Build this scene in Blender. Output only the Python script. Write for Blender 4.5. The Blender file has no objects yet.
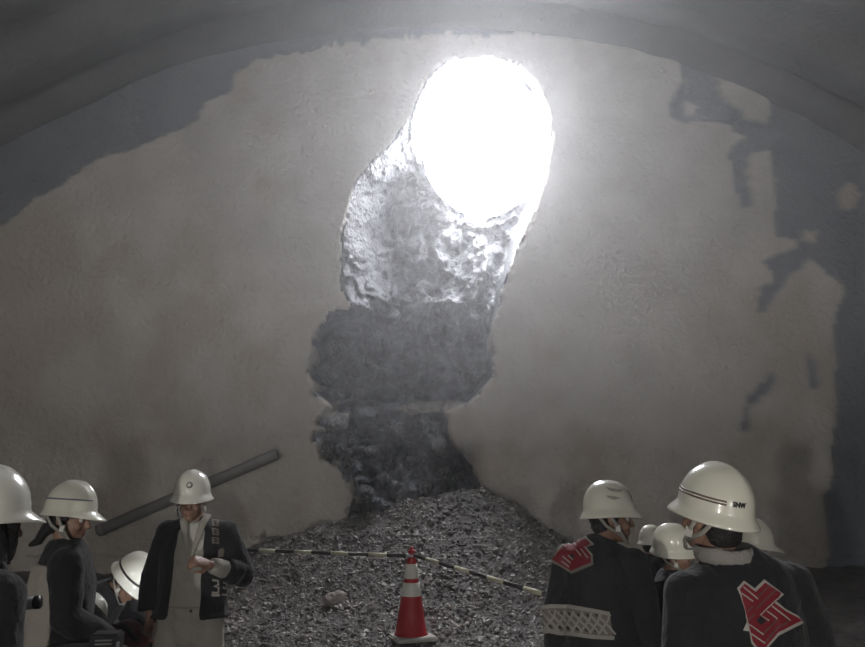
import bpy, bmesh, math, random
import numpy as np
from mathutils import Vector, Matrix, Euler
from mathutils.bvhtree import BVHTree

random.seed(7); rng = np.random.default_rng(7)
S = bpy.context.scene; C = S.collection; R = math.radians

# ------------------------------------------------------------------ camera, sky, exposure
F, CX, CY, PITCH, CAMZ = 700.0, 432.5, 323.5, R(12.6), 1.7
cam_d = bpy.data.cameras.new('camera'); cam = bpy.data.objects.new('camera', cam_d); C.objects.link(cam)
cam_d.sensor_width = 36; cam_d.lens = 36*F/865; cam_d.clip_start = .05
cam.location = (0, 0, CAMZ); cam.rotation_euler = (math.pi/2+PITCH, 0, 0)
S.camera = cam
W = bpy.data.worlds.new('overcast_sky'); S.world = W; W.use_nodes = True
bg = W.node_tree.nodes['Background']; bg.inputs[0].default_value = (.955, .955, 1.0, 1); bg.inputs[1].default_value = 44.0
S.view_settings.view_transform = 'Standard'; S.view_settings.look = 'None'
S.view_settings.gamma = 1; S.view_settings.exposure = 0.0; S.view_settings.use_curve_mapping = False

def ray(px, py):
    a, b = (px-CX)/F, (CY-py)/F
    return Vector((a, math.cos(PITCH)-b*math.sin(PITCH), math.sin(PITCH)+b*math.cos(PITCH)))
def at(px, py, Y):
    d = ray(px, py); t = Y/d.y
    return Vector((d.x*t, Y, CAMZ+d.z*t))
def to_px(x, y, z):
    f = y*math.cos(PITCH)+(z-CAMZ)*math.sin(PITCH); u = -y*math.sin(PITCH)+(z-CAMZ)*math.cos(PITCH)
    return CX+F*x/f, CY-F*u/f

FACE = 9.0
# daylight enters through the breakthrough only: a sampling portal in the opening
pc = at(483, 143, FACE)+Vector((.06, .75, .38))
pl = bpy.data.lights.new('daylight_portal', 'AREA'); pl.shape = 'RECTANGLE'; pl.size = 2.3; pl.size_y = 2.9
pl.cycles.is_portal = True
po = bpy.data.objects.new('daylight_portal', pl); C.objects.link(po); po.location = pc
po.rotation_euler = Vector((-.08, -1, -.45)).to_track_quat('-Z', 'Y').to_euler()

# ------------------------------------------------------------------ numpy helpers
def _hash(ix, iy, iz, s):
    n = (ix*374761393 + iy*668265263 + iz*2147483647 + s*974634521) & 0xffffffff
    n = ((n ^ (n >> 13))*1274126177) & 0xffffffff
    return ((n ^ (n >> 16)) & 0xffff)/65535.0
def noise(p, s=0):
    p = np.asarray(p, float); i = np.floor(p).astype(np.int64); f = p-i; f = f*f*(3-2*f)
    r = 0
    for dx in (0, 1):
        for dy in (0, 1):
            for dz in (0, 1):
                w = (f[:, 0] if dx else 1-f[:, 0])*(f[:, 1] if dy else 1-f[:, 1])*(f[:, 2] if dz else 1-f[:, 2])
                r = r+w*_hash(i[:, 0]+dx, i[:, 1]+dy, i[:, 2]+dz, s)
    return r*2-1
def fbm(p, sc, octs=4, s=0, ridged=False):
    p = np.asarray(p, float)*sc; r = 0; a = 1; tot = 0
    for k in range(octs):
        n = noise(p, s+k)
        r = r+a*((1-2*np.abs(n)) if ridged else n); tot += a; a *= .5; p = p*2.03+17.1
    return r/tot
def facets(x, y, cell, s):
    """blocky rock: every Voronoi cell gets its own level and tilt"""
    u, v = x/cell, y/cell; iu, iv = np.floor(u).astype(np.int64), np.floor(v).astype(np.int64)
    best = np.full(len(x), 1e9); out = np.zeros(len(x)); zero = iu*0
    for du in (-1, 0, 1):
        for dv in (-1, 0, 1):
            a, b = iu+du, iv+dv
            cx, cy = a+_hash(a, b, zero, s), b+_hash(a, b, zero, s+1); d = np.hypot(u-cx, v-cy)
            val = _hash(a, b, zero, s+2)*2-1+(u-cx)*(_hash(a, b, zero, s+3)-.5)*2.6+(v-cy)*(_hash(a, b, zero, s+4)-.5)*2.6
            out = np.where(d < best, val, out); best = np.minimum(best, d)
    return out
def in_poly(x, y, poly):
    c = np.zeros(len(x), bool); n = len(poly)
    for i in range(n):
        x0, y0 = poly[i]; x1, y1 = poly[i-1]
        if y0 == y1: continue
        c ^= ((y0 > y) != (y1 > y)) & (x < (x1-x0)*(y-y0)/(y1-y0)+x0)
    return c
def dist_poly(x, y, poly):
    d = np.full(len(x), 1e9); n = len(poly)
    for i in range(n):
        ax, ay = poly[i-1]; bx, by = poly[i]; vx, vy = bx-ax, by-ay; L = vx*vx+vy*vy+1e-9
        t = np.clip(((x-ax)*vx+(y-ay)*vy)/L, 0, 1)
        d = np.minimum(d, np.hypot(x-ax-t*vx, y-ay-t*vy))
    return d
def sst(a, b, x):
    t = np.clip((x-a)/(b-a), 0, 1); return t*t*(3-2*t)

# ------------------------------------------------------------------ materials
MATS = {}
def mat(name, col, rough=.6, col2=None, nscale=8, bump=0., bscale=60, spec=.5, coat=0., metallic=0, nw=.5, attr=None, bdist=.02, sheen=0):
    m = bpy.data.materials.new(name); m.use_nodes = True; MATS[name] = m
    nt = m.node_tree; b = nt.nodes['Principled BSDF']
    b.inputs['Roughness'].default_value = rough; b.inputs['Metallic'].default_value = metallic
    b.inputs['Specular IOR Level'].default_value = spec; b.inputs['Coat Weight'].default_value = coat
    b.inputs['Coat Roughness'].default_value = .08; b.inputs['Sheen Weight'].default_value = sheen
    col2 = col2 or tuple(c*.8 for c in col)
    tc = nt.nodes.new('ShaderNodeTexCoord')
    n = nt.nodes.new('ShaderNodeTexNoise'); n.inputs['Scale'].default_value = nscale; n.inputs['Detail'].default_value = 6
    nt.links.new(tc.outputs['Object'], n.inputs['Vector'])
    r = nt.nodes.new('ShaderNodeValToRGB'); r.color_ramp.elements[0].position = .5-nw*.5; r.color_ramp.elements[1].position = .5+nw*.5
    r.color_ramp.elements[0].color = (*col2, 1); r.color_ramp.elements[1].color = (*col, 1)
    nt.links.new(n.outputs['Fac'], r.inputs['Fac']); nt.links.new(r.outputs['Color'], b.inputs['Base Color'])
    if bump:
        n2 = nt.nodes.new('ShaderNodeTexNoise'); n2.inputs['Scale'].default_value = bscale; n2.inputs['Detail'].default_value = 8
        nt.links.new(tc.outputs['Object'], n2.inputs['Vector'])
        bp = nt.nodes.new('ShaderNodeBump'); bp.inputs['Strength'].default_value = bump; bp.inputs['Distance'].default_value = bdist
        nt.links.new(n2.outputs['Fac'], bp.inputs['Height']); nt.links.new(bp.outputs['Normal'], b.inputs['Normal'])
    return m

def face_material():
    """shotcrete: fresh beige spray (attribute patch) over older blue grey concrete, with rust brown stains"""
    m = mat('shotcrete_face', (.5, .475, .44), .85, (.37, .35, .32), 1.6, .8, 13, spec=.25, bdist=.07); nt = m.node_tree
    b = nt.nodes['Principled BSDF']; ramp = [n for n in nt.nodes if n.type == 'VALTORGB'][0]
    tc = [n for n in nt.nodes if n.type == 'TEX_COORD'][0]
    def att(nm):
        a = nt.nodes.new('ShaderNodeAttribute'); a.attribute_name = nm; return a.outputs['Fac']
    def mix(fac, A, B):
        x = nt.nodes.new('ShaderNodeMix'); x.data_type = 'RGBA'
        nt.links.new(fac, x.inputs[0])
        for i, v in ((6, A), (7, B)):
            if isinstance(v, tuple): x.inputs[i].default_value = (*v, 1)
            else: nt.links.new(v, x.inputs[i])
        return x.outputs[2]
    stain = mix(att('stain'), ramp.outputs['Color'], (.315, .26, .195))
    nz = nt.nodes.new('ShaderNodeTexNoise'); nz.inputs['Scale'].default_value = 2.2; nz.inputs['Detail'].default_value = 7
    nt.links.new(tc.outputs['Object'], nz.inputs['Vector'])
    old = mix(nz.outputs['Fac'], (.10, .112, .132), (.185, .197, .217))
    nt.links.new(mix(att('patch'), old, stain), b.inputs['Base Color'])
    return m
face_material()
def spray_on_rock():
    nt = MATS['wet_rock'].node_tree; b = nt.nodes['Principled BSDF']; r = [n for n in nt.nodes if n.type == 'VALTORGB'][0]
    a = nt.nodes.new('ShaderNodeAttribute'); a.attribute_name = 'spray'; x = nt.nodes.new('ShaderNodeMix'); x.data_type = 'RGBA'
    nt.links.new(a.outputs['Fac'], x.inputs[0]); nt.links.new(r.outputs['Color'], x.inputs[6]); x.inputs[7].default_value = (.34, .32, .29, 1)
    nt.links.new(x.outputs[2], b.inputs['Base Color'])
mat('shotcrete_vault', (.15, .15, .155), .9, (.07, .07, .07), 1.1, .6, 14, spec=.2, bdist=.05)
mat('wet_rock', (.19, .20, .225), .34, (.04, .043, .052), 4, 1., 18, spec=.6, bdist=.06, nw=.35)
spray_on_rock()
mat('boulder_rock', (.26, .265, .28), .27, (.05, .052, .06), 3, .8, 30, spec=.7, bdist=.03, nw=.35)
mat('muck', (.16, .148, .134), .42, (.055, .052, .05), 6, 1., 45, spec=.5, bdist=.03)
mat('stone', (.40, .375, .345), .27, (.075, .072, .07), 7, .5, 70, spec=.7, nw=.3)
mat('pale_stone', (.5, .45, .41), .7, (.34, .30, .28), 14, .5, 60)
mat('helmet_cream', (.82, .81, .69), .28, (.78, .77, .65), 6, coat=.6)
mat('helmet_white', (.84, .83, .74), .25, (.80, .79, .70), 6, coat=.6)
mat('blue_stripe', (.10, .12, .2), .4)
mat('brown_stripe', (.16, .11, .085), .5)
mat('badge_grey', (.12, .12, .11), .5, (.3, .29, .26), 150, nw=.3)
mat('ink', (.03, .03, .03), .5)
mat('liner', (.03, .03, .03), .8)
mat('strap_tan', (.42, .40, .35), .7, bump=.3, bscale=200)
mat('strap_dark', (.05, .05, .05), .7)
mat('buckle', (.75, .73, .66), .4)
mat('skin', (.33, .2, .14), .5, (.27, .15, .105), 25, .2, 120, bdist=.004)
mat('hair', (.012, .011, .011), .45, (.02, .018, .017), 60, .8, 160, bdist=.01)
mat('eye_white', (.6, .58, .55), .2); mat('iris', (.02, .013, .01), .15)
mat('coat_black', (.016, .0165, .018), .85, (.011, .0115, .013), 18, .5, 30, spec=.3, bdist=.02, sheen=.15)
mat('coat_charcoal', (.03, .03, .031), .85, (.022, .022, .023), 18, .5, 30, spec=.3, bdist=.02, sheen=.1)
mat('workwear', (.42, .40, .355), .85, (.35, .335, .295), 12, .5, 22, spec=.2, bdist=.02)
mat('vest_beige', (.38, .355, .31), .85, (.33, .305, .265), 8, .6, 18, spec=.2, bdist=.025)
mat('undershirt', (.62, .61, .55), .85, (.56, .55, .5), 20, .3, 40, spec=.2)
mat('towel', (.45, .425, .39), .95, (.38, .36, .33), 40, .8, 220, spec=.1)
mat('navy_trousers', (.02, .021, .026), .85, bump=.4, bscale=25)
mat('boot_rubber', (.02, .02, .02), .5)
mat('print_red', (.22, .010, .02), .7, (.18, .008, .016), 40)
mat('print_white', (.42, .40, .36), .8, (.36, .34, .31), 40)
mat('print_grey', (.16, .07, .07), .8); mat('print_black', (.02, .018, .02), .8)
mat('print_tan', (.24, .21, .175), .8)
mat('cone_red', (.5, .012, .02), .45, (.45, .01, .018), 10)
mat('cone_reflective', (.92, .91, .82), .3, (.88, .87, .78), 30, spec=.6)
mat('cone_base', (.55, .54, .50), .6, (.42, .41, .38), 15)
mat('bar_black', (.035, .033, .03), .4); mat('bar_cream', (.62, .60, .44), .45)
mat('bar_white', (.75, .75, .74), .3)
mat('case_black', (.012, .012, .013), .4); mat('steel', (.55, .55, .56), .3, metallic=1.)
mat('tube_grey', (.42, .44, .47), .4)
mat('shadow_stripe_grey', (.19, .187, .18), .9, (.15, .147, .14), 5, spec=.2)  # grey set to the darkness of the cast shadow stripe
mat('smudge_grey', (.5, .48, .41), .5, (.36, .34, .29), 120)
mat('dark_red', (.07, .012, .015), .6)
mat('lamp_housing', (.05, .05, .05), .5)

# ------------------------------------------------------------------ mesh helpers
def link(name, me, m, parent=None, smooth=True):
    if m: me.materials.append(MATS[m])
    if smooth: me.polygons.foreach_set('use_smooth', [True]*len(me.polygons))
    o = bpy.data.objects.new(name, me); C.objects.link(o); o.parent = parent
    return o
def mesh(name, V, Fc, m, parent=None, smooth=True):
    me = bpy.data.meshes.new(name); me.from_pydata([tuple(v) for v in V], [], [tuple(f) for f in Fc]); me.update()
    return link(name, me, m, parent, smooth)
def tag(o, label, cat, group=None, kind=None):
    o['label'] = label; o['category'] = cat
    if group: o['group'] = group
    if kind: o['kind'] = kind
    return o
def struct(o, label=None, cat=None):
    o['kind'] = 'structure'
    if label: o['label'] = label; o['category'] = cat
    return o
def join(pieces):
    V, Fc = [], []
    for v, f in pieces:
        k = len(V); V += [tuple(p) for p in v]; Fc += [tuple(i+k for i in q) for q in f]
    return V, Fc
def ell(c, r, rot=None, n=16, m=10):
    V = []; c = Vector(c)
    M = rot or Matrix.Identity(3)
    V.append(c+M @ Vector((0, 0, r[2])))
    for i in range(1, m):
        th = math.pi*i/m
        for j in range(n):
            ph = 2*math.pi*j/n
            V.append(c+M @ Vector((r[0]*math.sin(th)*math.cos(ph), r[1]*math.sin(th)*math.sin(ph), r[2]*math.cos(th))))
    V.append(c+M @ Vector((0, 0, -r[2])))
    Fc = [(0, 1+j, 1+(j+1) % n) for j in range(n)]
    for i in range(m-2):
        a = 1+i*n
        Fc += [(a+j, a+n+j, a+n+(j+1) % n, a+(j+1) % n) for j in range(n)]
    a = 1+(m-2)*n; L = len(V)-1
    Fc += [(a+j, L, a+(j+1) % n) for j in range(n)]
    return V, Fc
def frames(P, ref):
    out = []
    for i in range(len(P)):
        t = (P[min(i+1, len(P)-1)]-P[max(i-1, 0)]).normalized()
        b = (ref-t*ref.dot(t))
        if b.length < 1e-3: b = Vector((0, 1, 0))-t*t.y
        b.normalize(); out.append((t, b, t.cross(b)))
    return out
def tube(P, rad, n=14, ref=(1, 0, 0), rnd=False, a0=0., a1=None, th=0., p=2.):
    """tube through P; rad = r or (r_ref, r_other). a0..a1 (angles from ref axis) + th gives an open shell"""
    P = [Vector(q) for q in P]; fr = frames(P, Vector(ref)); V, Fc = [], []
    rad = [(r, r) if not isinstance(r, (tuple, list)) else r for r in rad]
    if rnd:
        def cap(q, r, t, b, s):
            return [(q+t*s*math.sin(a)*r[0], (r[0]*math.cos(a), r[1]*math.cos(a)), (t, b[0], b[1])) for a in (1.35, .95, .5)]
        L = [(P[i], rad[i], fr[i]) for i in range(len(P))]
        st = cap(P[0], rad[0], fr[0][0], fr[0][1:], -1); en = cap(P[-1], rad[-1], fr[-1][0], fr[-1][1:], 1)
        L = st+L+en[::-1]
    else: L = [(P[i], rad[i], fr[i]) for i in range(len(P))]
    def se(v): return math.copysign(abs(v)**(2/p), v)
    if a1 is None:
        for q, r, f in L:
            for j in range(n):
                a = 2*math.pi*j/n; V.append(q+f[1]*r[0]*se(math.cos(a))+f[2]*r[1]*se(math.sin(a)))
        for i in range(len(L)-1):
            Fc += [(i*n+j, i*n+(j+1) % n, (i+1)*n+(j+1) % n, (i+1)*n+j) for j in range(n)]
        Fc.append(tuple(range(n))[::-1]); k = (len(L)-1)*n; Fc.append(tuple(range(k, k+n)))
    else:
        w = 2*(n+1)
        for q, r, f in L:
            for s in (0, 1):
                for j in range(n+1):
                    jj = j if s == 0 else n-j
                    a = a0+(a1-a0)*jj/n; d = -th*s
                    V.append(q+f[1]*(r[0]+d)*math.cos(a)+f[2]*(r[1]+d)*math.sin(a))
        for i in range(len(L)-1):
            Fc += [(i*w+j, i*w+(j+1) % w, (i+1)*w+(j+1) % w, (i+1)*w+j) for j in range(w)]
        for i in (0, len(L)-1):
            for j in range(n):
                q = (i*w+j, i*w+j+1, i*w+w-2-j, i*w+w-1-j)
                Fc.append(q[::-1] if i == 0 else q)
    return V, Fc
def remesh(name, pieces, m, parent, vox=.008, sm=4, disp=0., dsc=9., seed=0):
    V, Fc = join(pieces)
    me = bpy.data.meshes.new('tmp'); me.from_pydata(V, [], Fc); me.update()
    bm = bmesh.new(); bm.from_mesh(me)
    bmesh.ops.recalc_face_normals(bm, faces=bm.faces); bm.to_mesh(me); bm.free()
    o = bpy.data.objects.new('tmp', me); C.objects.link(o)
    md = o.modifiers.new('r', 'REMESH'); md.mode = 'VOXEL'; md.voxel_size = vox
    if sm:
        s = o.modifiers.new('s', 'SMOOTH'); s.factor = .5; s.iterations = sm
    dg = bpy.context.evaluated_depsgraph_get()
    out = bpy.data.meshes.new_from_object(o.evaluated_get(dg), depsgraph=dg)
    bpy.data.objects.remove(o); bpy.data.meshes.remove(me); out.name = name
    if disp:
        n = len(out.vertices); co = np.empty(n*3); out.vertices.foreach_get('co', co); co = co.reshape(-1, 3)
        nr = np.empty(n*3); out.vertices.foreach_get('normal', nr); nr = nr.reshape(-1, 3)
        q = co.copy(); q[:, 2] *= .45
        q = q+.05*np.stack([noise(co*5, 91), noise(co*5, 92), noise(co*5, 93)], 1)
        co = co+nr*(fbm(q, dsc, 3, 50+seed, True)*disp)[:, None]
        out.vertices.foreach_set('co', co.ravel()); out.update()
    return link(name, out, m, parent)
def box(c, h, rot=None):
    M = rot or Matrix.Identity(3); c = Vector(c)
    V = [c+M @ Vector((h[0]*a, h[1]*b, h[2]*d)) for a in (-1, 1) for b in (-1, 1) for d in (-1, 1)]
    return V, [(0, 1, 3, 2), (4, 6, 7, 5), (0, 4, 5, 1), (2, 3, 7, 6), (0, 2, 6, 4), (1, 5, 7, 3)]
def bevel_box(name, c, h, m, parent=None, w=.01, rot=None):
    V, Fc = box(c, h, rot); me = bpy.data.meshes.new(name); me.from_pydata(V, [], Fc)
    bm = bmesh.new(); bm.from_mesh(me); bmesh.ops.recalc_face_normals(bm, faces=bm.faces)
    bmesh.ops.bevel(bm, geom=bm.edges[:], offset=w, segments=2, affect='EDGES'); bm.to_mesh(me); bm.free()
    return link(name, me, m, parent, False)
def empty(name, loc, rz=0, sc=1):
    o = bpy.data.objects.new(name, None); C.objects.link(o); o.location = loc; o.rotation_euler = (0, 0, rz); o.scale = (sc,)*3
    o.empty_display_size = .2
    return o

# ------------------------------------------------------------------ the tunnel face with its gouge and breakthrough
xs = np.unique(np.concatenate([np.arange(-8.2, -1.9, .055), np.arange(-1.9, 2.1, .0225), np.arange(2.1, 8.3, .055)]))
zs = np.unique(np.concatenate([np.arange(-.4, .8, .06), np.arange(.8, 7.8, .0275), np.arange(7.8, 9.3, .06)]))
X, Z = np.meshgrid(xs, zs); X = X.ravel(); Z = Z.ravel(); P3 = np.stack([X, X*0+FACE, Z], 1)
PX, PY = to_px(X, FACE, Z)
wob = lambda a, sc, s: a*fbm(P3, sc, 4, s)
qx, qy = PX+wob(9, 2.2, 3)+wob(4, 9, 5), PY+wob(9, 2.2, 7)+wob(4, 9, 9)
fresh = [[(-260, 420), (-200, 330), (0, 226), (57, 184), (89, 163), (148, 143), (185, 126), (207, 107), (232, 96), (233, 74), (252, 61), (274, 54),
          (330, 42), (430, 34), (560, 36), (640, 42), (672, 52), (682, 78), (672, 96), (666, 116), (684, 124), (712, 122), (736, 124), (744, 140),
          (734, 152), (736, 190), (745, 215), (752, 150), (770, 152), (774, 177), (774, 213), (780, 233), (800, 238), (784, 253), (768, 260), (772, 277),
          (758, 284), (756, 312), (764, 312), (772, 294), (793, 268), (809, 256), (821, 268), (841, 288), (834, 328), (834, 420), (828, 480), (832, 700), (-260, 700)],
         [(716, 66), (745, 76), (772, 92), (768, 124), (742, 116), (722, 97)], [(846, 182), (838, 197), (845, 210), (857, 208), (864, 190), (858, 180)],
         [(684, 96), (694, 100), (692, 114), (684, 112)], [(806, 226), (818, 230), (815, 240), (804, 238)]]
patch = np.zeros(len(X), bool)
for pgn in fresh: patch |= in_poly(qx, qy, pgn)
for pgn in ([(736, 152), (748, 158), (752, 205), (740, 208)], [(806, 352), (814, 360), (818, 385), (812, 392), (807, 375)],
            [(772, 372), (760, 384), (745, 402), (738, 428), (744, 432), (750, 408), (766, 392), (776, 380)]):
    patch &= ~in_poly(qx, qy, pgn)
gouge = [(448, 60), (430, 74), (418, 94), (410, 116), (395, 138), (372, 158), (354, 184), (345, 218), (341, 255), (344, 288), (352, 304), (332, 310), (313, 334), (306, 365), (312, 390),
         (326, 404), (315, 436), (318, 460), (340, 478), (352, 496), (340, 530), (330, 600), (560, 600), (520, 520), (484, 489), (464, 455), (450, 432), (447, 414), (472, 402),
         (492, 378), (495, 330), (502, 288), (519, 246), (535, 212), (547, 178), (552, 145), (549, 110), (536, 80), (516, 64), (490, 57)]
wg = np.interp(PY, [200, 320], [.45, 1.25])
g = in_poly(PX+(qx-PX)*wg, PY+(qy-PY)*wg, gouge)
gd = dist_poly(PX, PY, gouge)*(FACE/F)*1.08                       # metres to the gouge edge
ext = np.where(g, gd, 0)
pyw = PY+fbm(P3, 1.6, 3, 26)*26
prof = np.interp(pyw, [40, 100, 180, 225, 260, 290, 305, 315, 338, 365, 392, 403, 412, 430, 470, 500, 540], [.48, .54, .84, 1.02, .72, .42, .28, .28, .58, .62, .48, .20, .14, .14, -.02, -.16, -.28])
lft = sst(470, 400, PX)*sst(330, 290, PY)
k = .06+.5*lft
depth = prof*sst(0, 1, ext/k)
warp = P3+.16*np.stack([fbm(P3, 2.5, 3, 51), X*0, fbm(P3, 2.5, 3, 53)], 1)
rock = fbm(warp, 1.7, 4, 21, True)*.15+facets(warp[:, 0], warp[:, 2], .34, 11)*.06+facets(warp[:, 0], warp[:, 2], .15, 23)*.05+facets(warp[:, 0]+warp[:, 2]*.3, warp[:, 2], .07, 37)*.022+fbm(warp, 12, 3, 41, True)*.02
hole_r = np.hypot((PX-483)/66.5, (PY-143)/82.5)
depth = np.where(g, depth+rock*sst(0, .16, ext)*np.where(hole_r < 1.12, .3, 1)*np.interp(PY, [300, 400, 430], [1.15, 1.2, 1.7]), fbm(P3, .5, 3, 11)*.07+fbm(P3, 3.2, 4, 12)*.022+np.where(patch, -.022, .012)+fbm(P3, 14, 3, 15)*.006)
up = sst(320, 215, PY)*.50; side = sst(320, 215, PY)*.08
co = np.stack([X+np.where(g, depth*side, 0), FACE+depth, Z+np.where(g, depth*up, 0)], 1)
spray = np.zeros(len(X))
for pgn in ([(396, 408), (418, 396), (440, 399), (462, 397), (482, 403), (462, 416), (430, 411), (408, 418)], [(326, 412), (346, 410), (344, 420), (330, 424)]): spray[in_poly(qx, qy, pgn)] = 1
spray = np.maximum(spray, (fbm(P3, 9, 3, 71) > .12)*(ext < .16)*(PY > 395)*(PX < 400))
nx, nz = len(xs), len(zs)
I = np.arange(nx*nz).reshape(nz, nx)
quads = np.stack([I[:-1, :-1], I[:-1, 1:], I[1:, 1:], I[1:, :-1]], -1).reshape(-1, 4)
qg = g[quads].all(1)
hole_q = (np.hypot((PX-483+fbm(P3, 4, 3, 77)*2)/66.5, (PY-143+fbm(P3, 4, 3, 78)*2)/82.5) < 1)[quads].all(1)
stain = np.clip(sst(-.05, .45, fbm(P3*np.array([1, 1, .8]), 1.3, 8, 60)+.30*sst(430, 60, PX)*sst(180, 300, PY)*sst(520, 420, PY)+.28*sst(700, 790, PX)*sst(250, 380, PY)-.25*sst(250, 120, PY)), 0, 1)*.55
def grid_part(name, sel, m, attrs):
    q = quads[sel]; used = np.unique(q); remap = np.full(len(X), -1); remap[used] = np.arange(len(used))
    me = bpy.data.meshes.new(name); me.from_pydata(co[used].tolist(), [], remap[q].tolist()); me.update()
    for nm, v in attrs.items():
        a = me.attributes.new(nm, 'FLOAT', 'POINT'); a.data.foreach_set('value', np.asarray(v, float)[used])
    return link(name, me, m)
pf = patch.astype(float).reshape(nz, nx)
pf[1:-1, 1:-1] = (pf[1:-1, 1:-1]*2+pf[:-2, 1:-1]+pf[2:, 1:-1]+pf[1:-1, :-2]+pf[1:-1, 2:])/6
struct(grid_part('wall_face', ~qg, 'shotcrete_face', {'patch': pf.ravel(), 'stain': stain}), 'tunnel face sprayed with beige and grey shotcrete', 'wall')
rk = grid_part('wall_rock_gouge', qg & ~hole_q, 'wet_rock', {'spray': spray})
struct(rk, 'dark wet rock gouge running down from the bright breakthrough hole', 'rock')

# ------------------------------------------------------------------ vault, side walls, back wall
def vault_profile():
    pts = []; Rr, ap = 10.3, 8.12
    a_end = math.asin(6.0/Rr)
    for i in range(41):
        a = -a_end+2*a_end*i/40; pts.append((Rr*math.sin(a), ap-Rr+Rr*math.cos(a)))
    r2 = 2.3; c2 = ((Rr-r2)*math.sin(a_end), ap-Rr+(Rr-r2)*math.cos(a_end)); right = []
    for i in range(1, 15):
        a = a_end+(math.pi/2-a_end)*i/14; right.append((c2[0]+r2*math.sin(a), c2[1]+r2*math.cos(a)))
    xw, zw = right[-1]
    for i in range(1, 18): right.append((xw, zw+(-.5-zw)*i/17))
    return [(-x, z) for x, z in right[::-1]]+pts+right
prof2 = np.array(vault_profile())
seg = np.r_[0, np.cumsum(np.hypot(*np.diff(prof2, axis=0).T))]
sN = np.linspace(0, seg[-1], 300); pN = np.stack([np.interp(sN, seg, prof2[:, 0]), np.interp(sN, seg, prof2[:, 1])], 1)
ys = np.concatenate([np.arange(-14, 3, .5), np.arange(3, 9.31, .055)])
nrm = np.gradient(pN, axis=0); nrm = np.stack([-nrm[:, 1], nrm[:, 0]], 1); nrm /= np.linalg.norm(nrm, axis=1)[:, None]
if nrm[150, 1] < 0: nrm = -nrm                                     # outward
A, Yg = np.meshgrid(np.arange(300), ys); A = A.ravel(); Yg = Yg.ravel()
base = np.stack([pN[A, 0], Yg, pN[A, 1]], 1)
ph = ((Yg-8.42) % 1.05)/1.05
off = .07*np.cos(ph*2*math.pi)+.10*(Yg > 8.42)+fbm(base, .7, 4, 81)*.10+fbm(base, 4, 3, 85)*.025
vco = base+np.stack([nrm[A, 0]*off, off*0, nrm[A, 1]*off], 1)
IV = np.arange(len(vco)).reshape(len(ys), 300)
vq = np.stack([IV[:-1, :-1], IV[1:, :-1], IV[1:, 1:], IV[:-1, 1:]], -1).reshape(-1, 4)
me = bpy.data.meshes.new('ceiling'); me.from_pydata(vco.tolist(), [], vq.tolist()); me.update()
struct(link('ceiling', me, 'shotcrete_vault'), 'dark arched tunnel vault of rough sprayed concrete', 'ceiling')
struct(mesh('wall_back', [(-9, -13.9, -1), (9, -13.9, -1), (9, -13.9, 10), (-9, -13.9, 10)], [(0, 1, 2, 3)], 'shotcrete_vault', smooth=False))

# ------------------------------------------------------------------ ground rising into the muck heap
def ground_z(x, y):
    x = np.asarray(x, float); y = np.asarray(y, float)
    toe = np.interp(x, [-3, -1.5, 0, .5, 1.2, 3], [4.9, 4.9, 4.5, 4.0, 3.9, 4.6])
    pl_ = np.maximum(0, y-toe)*.155
    top = np.interp(x, [-4, -3, -2.3, -1.1, -.3, .6, 1.0, 1.5, 2.5, 4], [.25, .55, .86, 1.26, 1.5, 1.62, 1.42, 1.05, .55, .25])
    hp_ = top-.62*np.maximum(0, 8.75-y)
    z = np.maximum(pl_, hp_)+np.log1p(np.exp(-np.abs(pl_-hp_)*9))/9-.012
    z = np.where(y < toe, np.maximum(0, z-.06), z)
    return np.where(y > 2, z, 0)-.0
gx = np.arange(-8.2, 8.21, .1); gx = np.unique(np.concatenate([gx[(gx < -3.2) | (gx > 3.2)], np.arange(-3.2, 3.21, .028)]))
gy = np.unique(np.concatenate([np.arange(-14, 3.4, .4), np.arange(3.4, 9.8, .03)]))
GX, GY = np.meshgrid(gx, gy); GX = GX.ravel(); GY = GY.ravel(); G3 = np.stack([GX, GY, GX*0], 1)
gn = fbm(G3, 1.3, 3, 100)*.06+fbm(G3, 7, 3, 104, True)*.03+fbm(G3, 22, 2, 107, True)*.012
rough_amt = np.clip(ground_z(GX, GY)*4, .25, 1)
GZ = ground_z(GX, GY)+gn*rough_amt-.03
IG = np.arange(len(GX)).reshape(len(gy), len(gx))
gq = np.stack([IG[:-1, :-1], IG[:-1, 1:], IG[1:, 1:], IG[1:, :-1]], -1).reshape(-1, 4)
me = bpy.data.meshes.new('floor'); me.from_pydata(np.stack([GX, GY, GZ], 1).tolist(), [], gq.tolist()); me.update()
floor = struct(link('floor', me, 'muck'), 'tunnel floor rising into a heap of dark muck', 'ground')
GBVH = BVHTree.FromPolygons(np.stack([GX, GY, GZ], 1).tolist(), gq.tolist())
def gz(x, y):
    h = GBVH.ray_cast(Vector((x, y, 6)), Vector((0, 0, -1)))
    return h[0].z if h[0] else 0.
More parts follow.
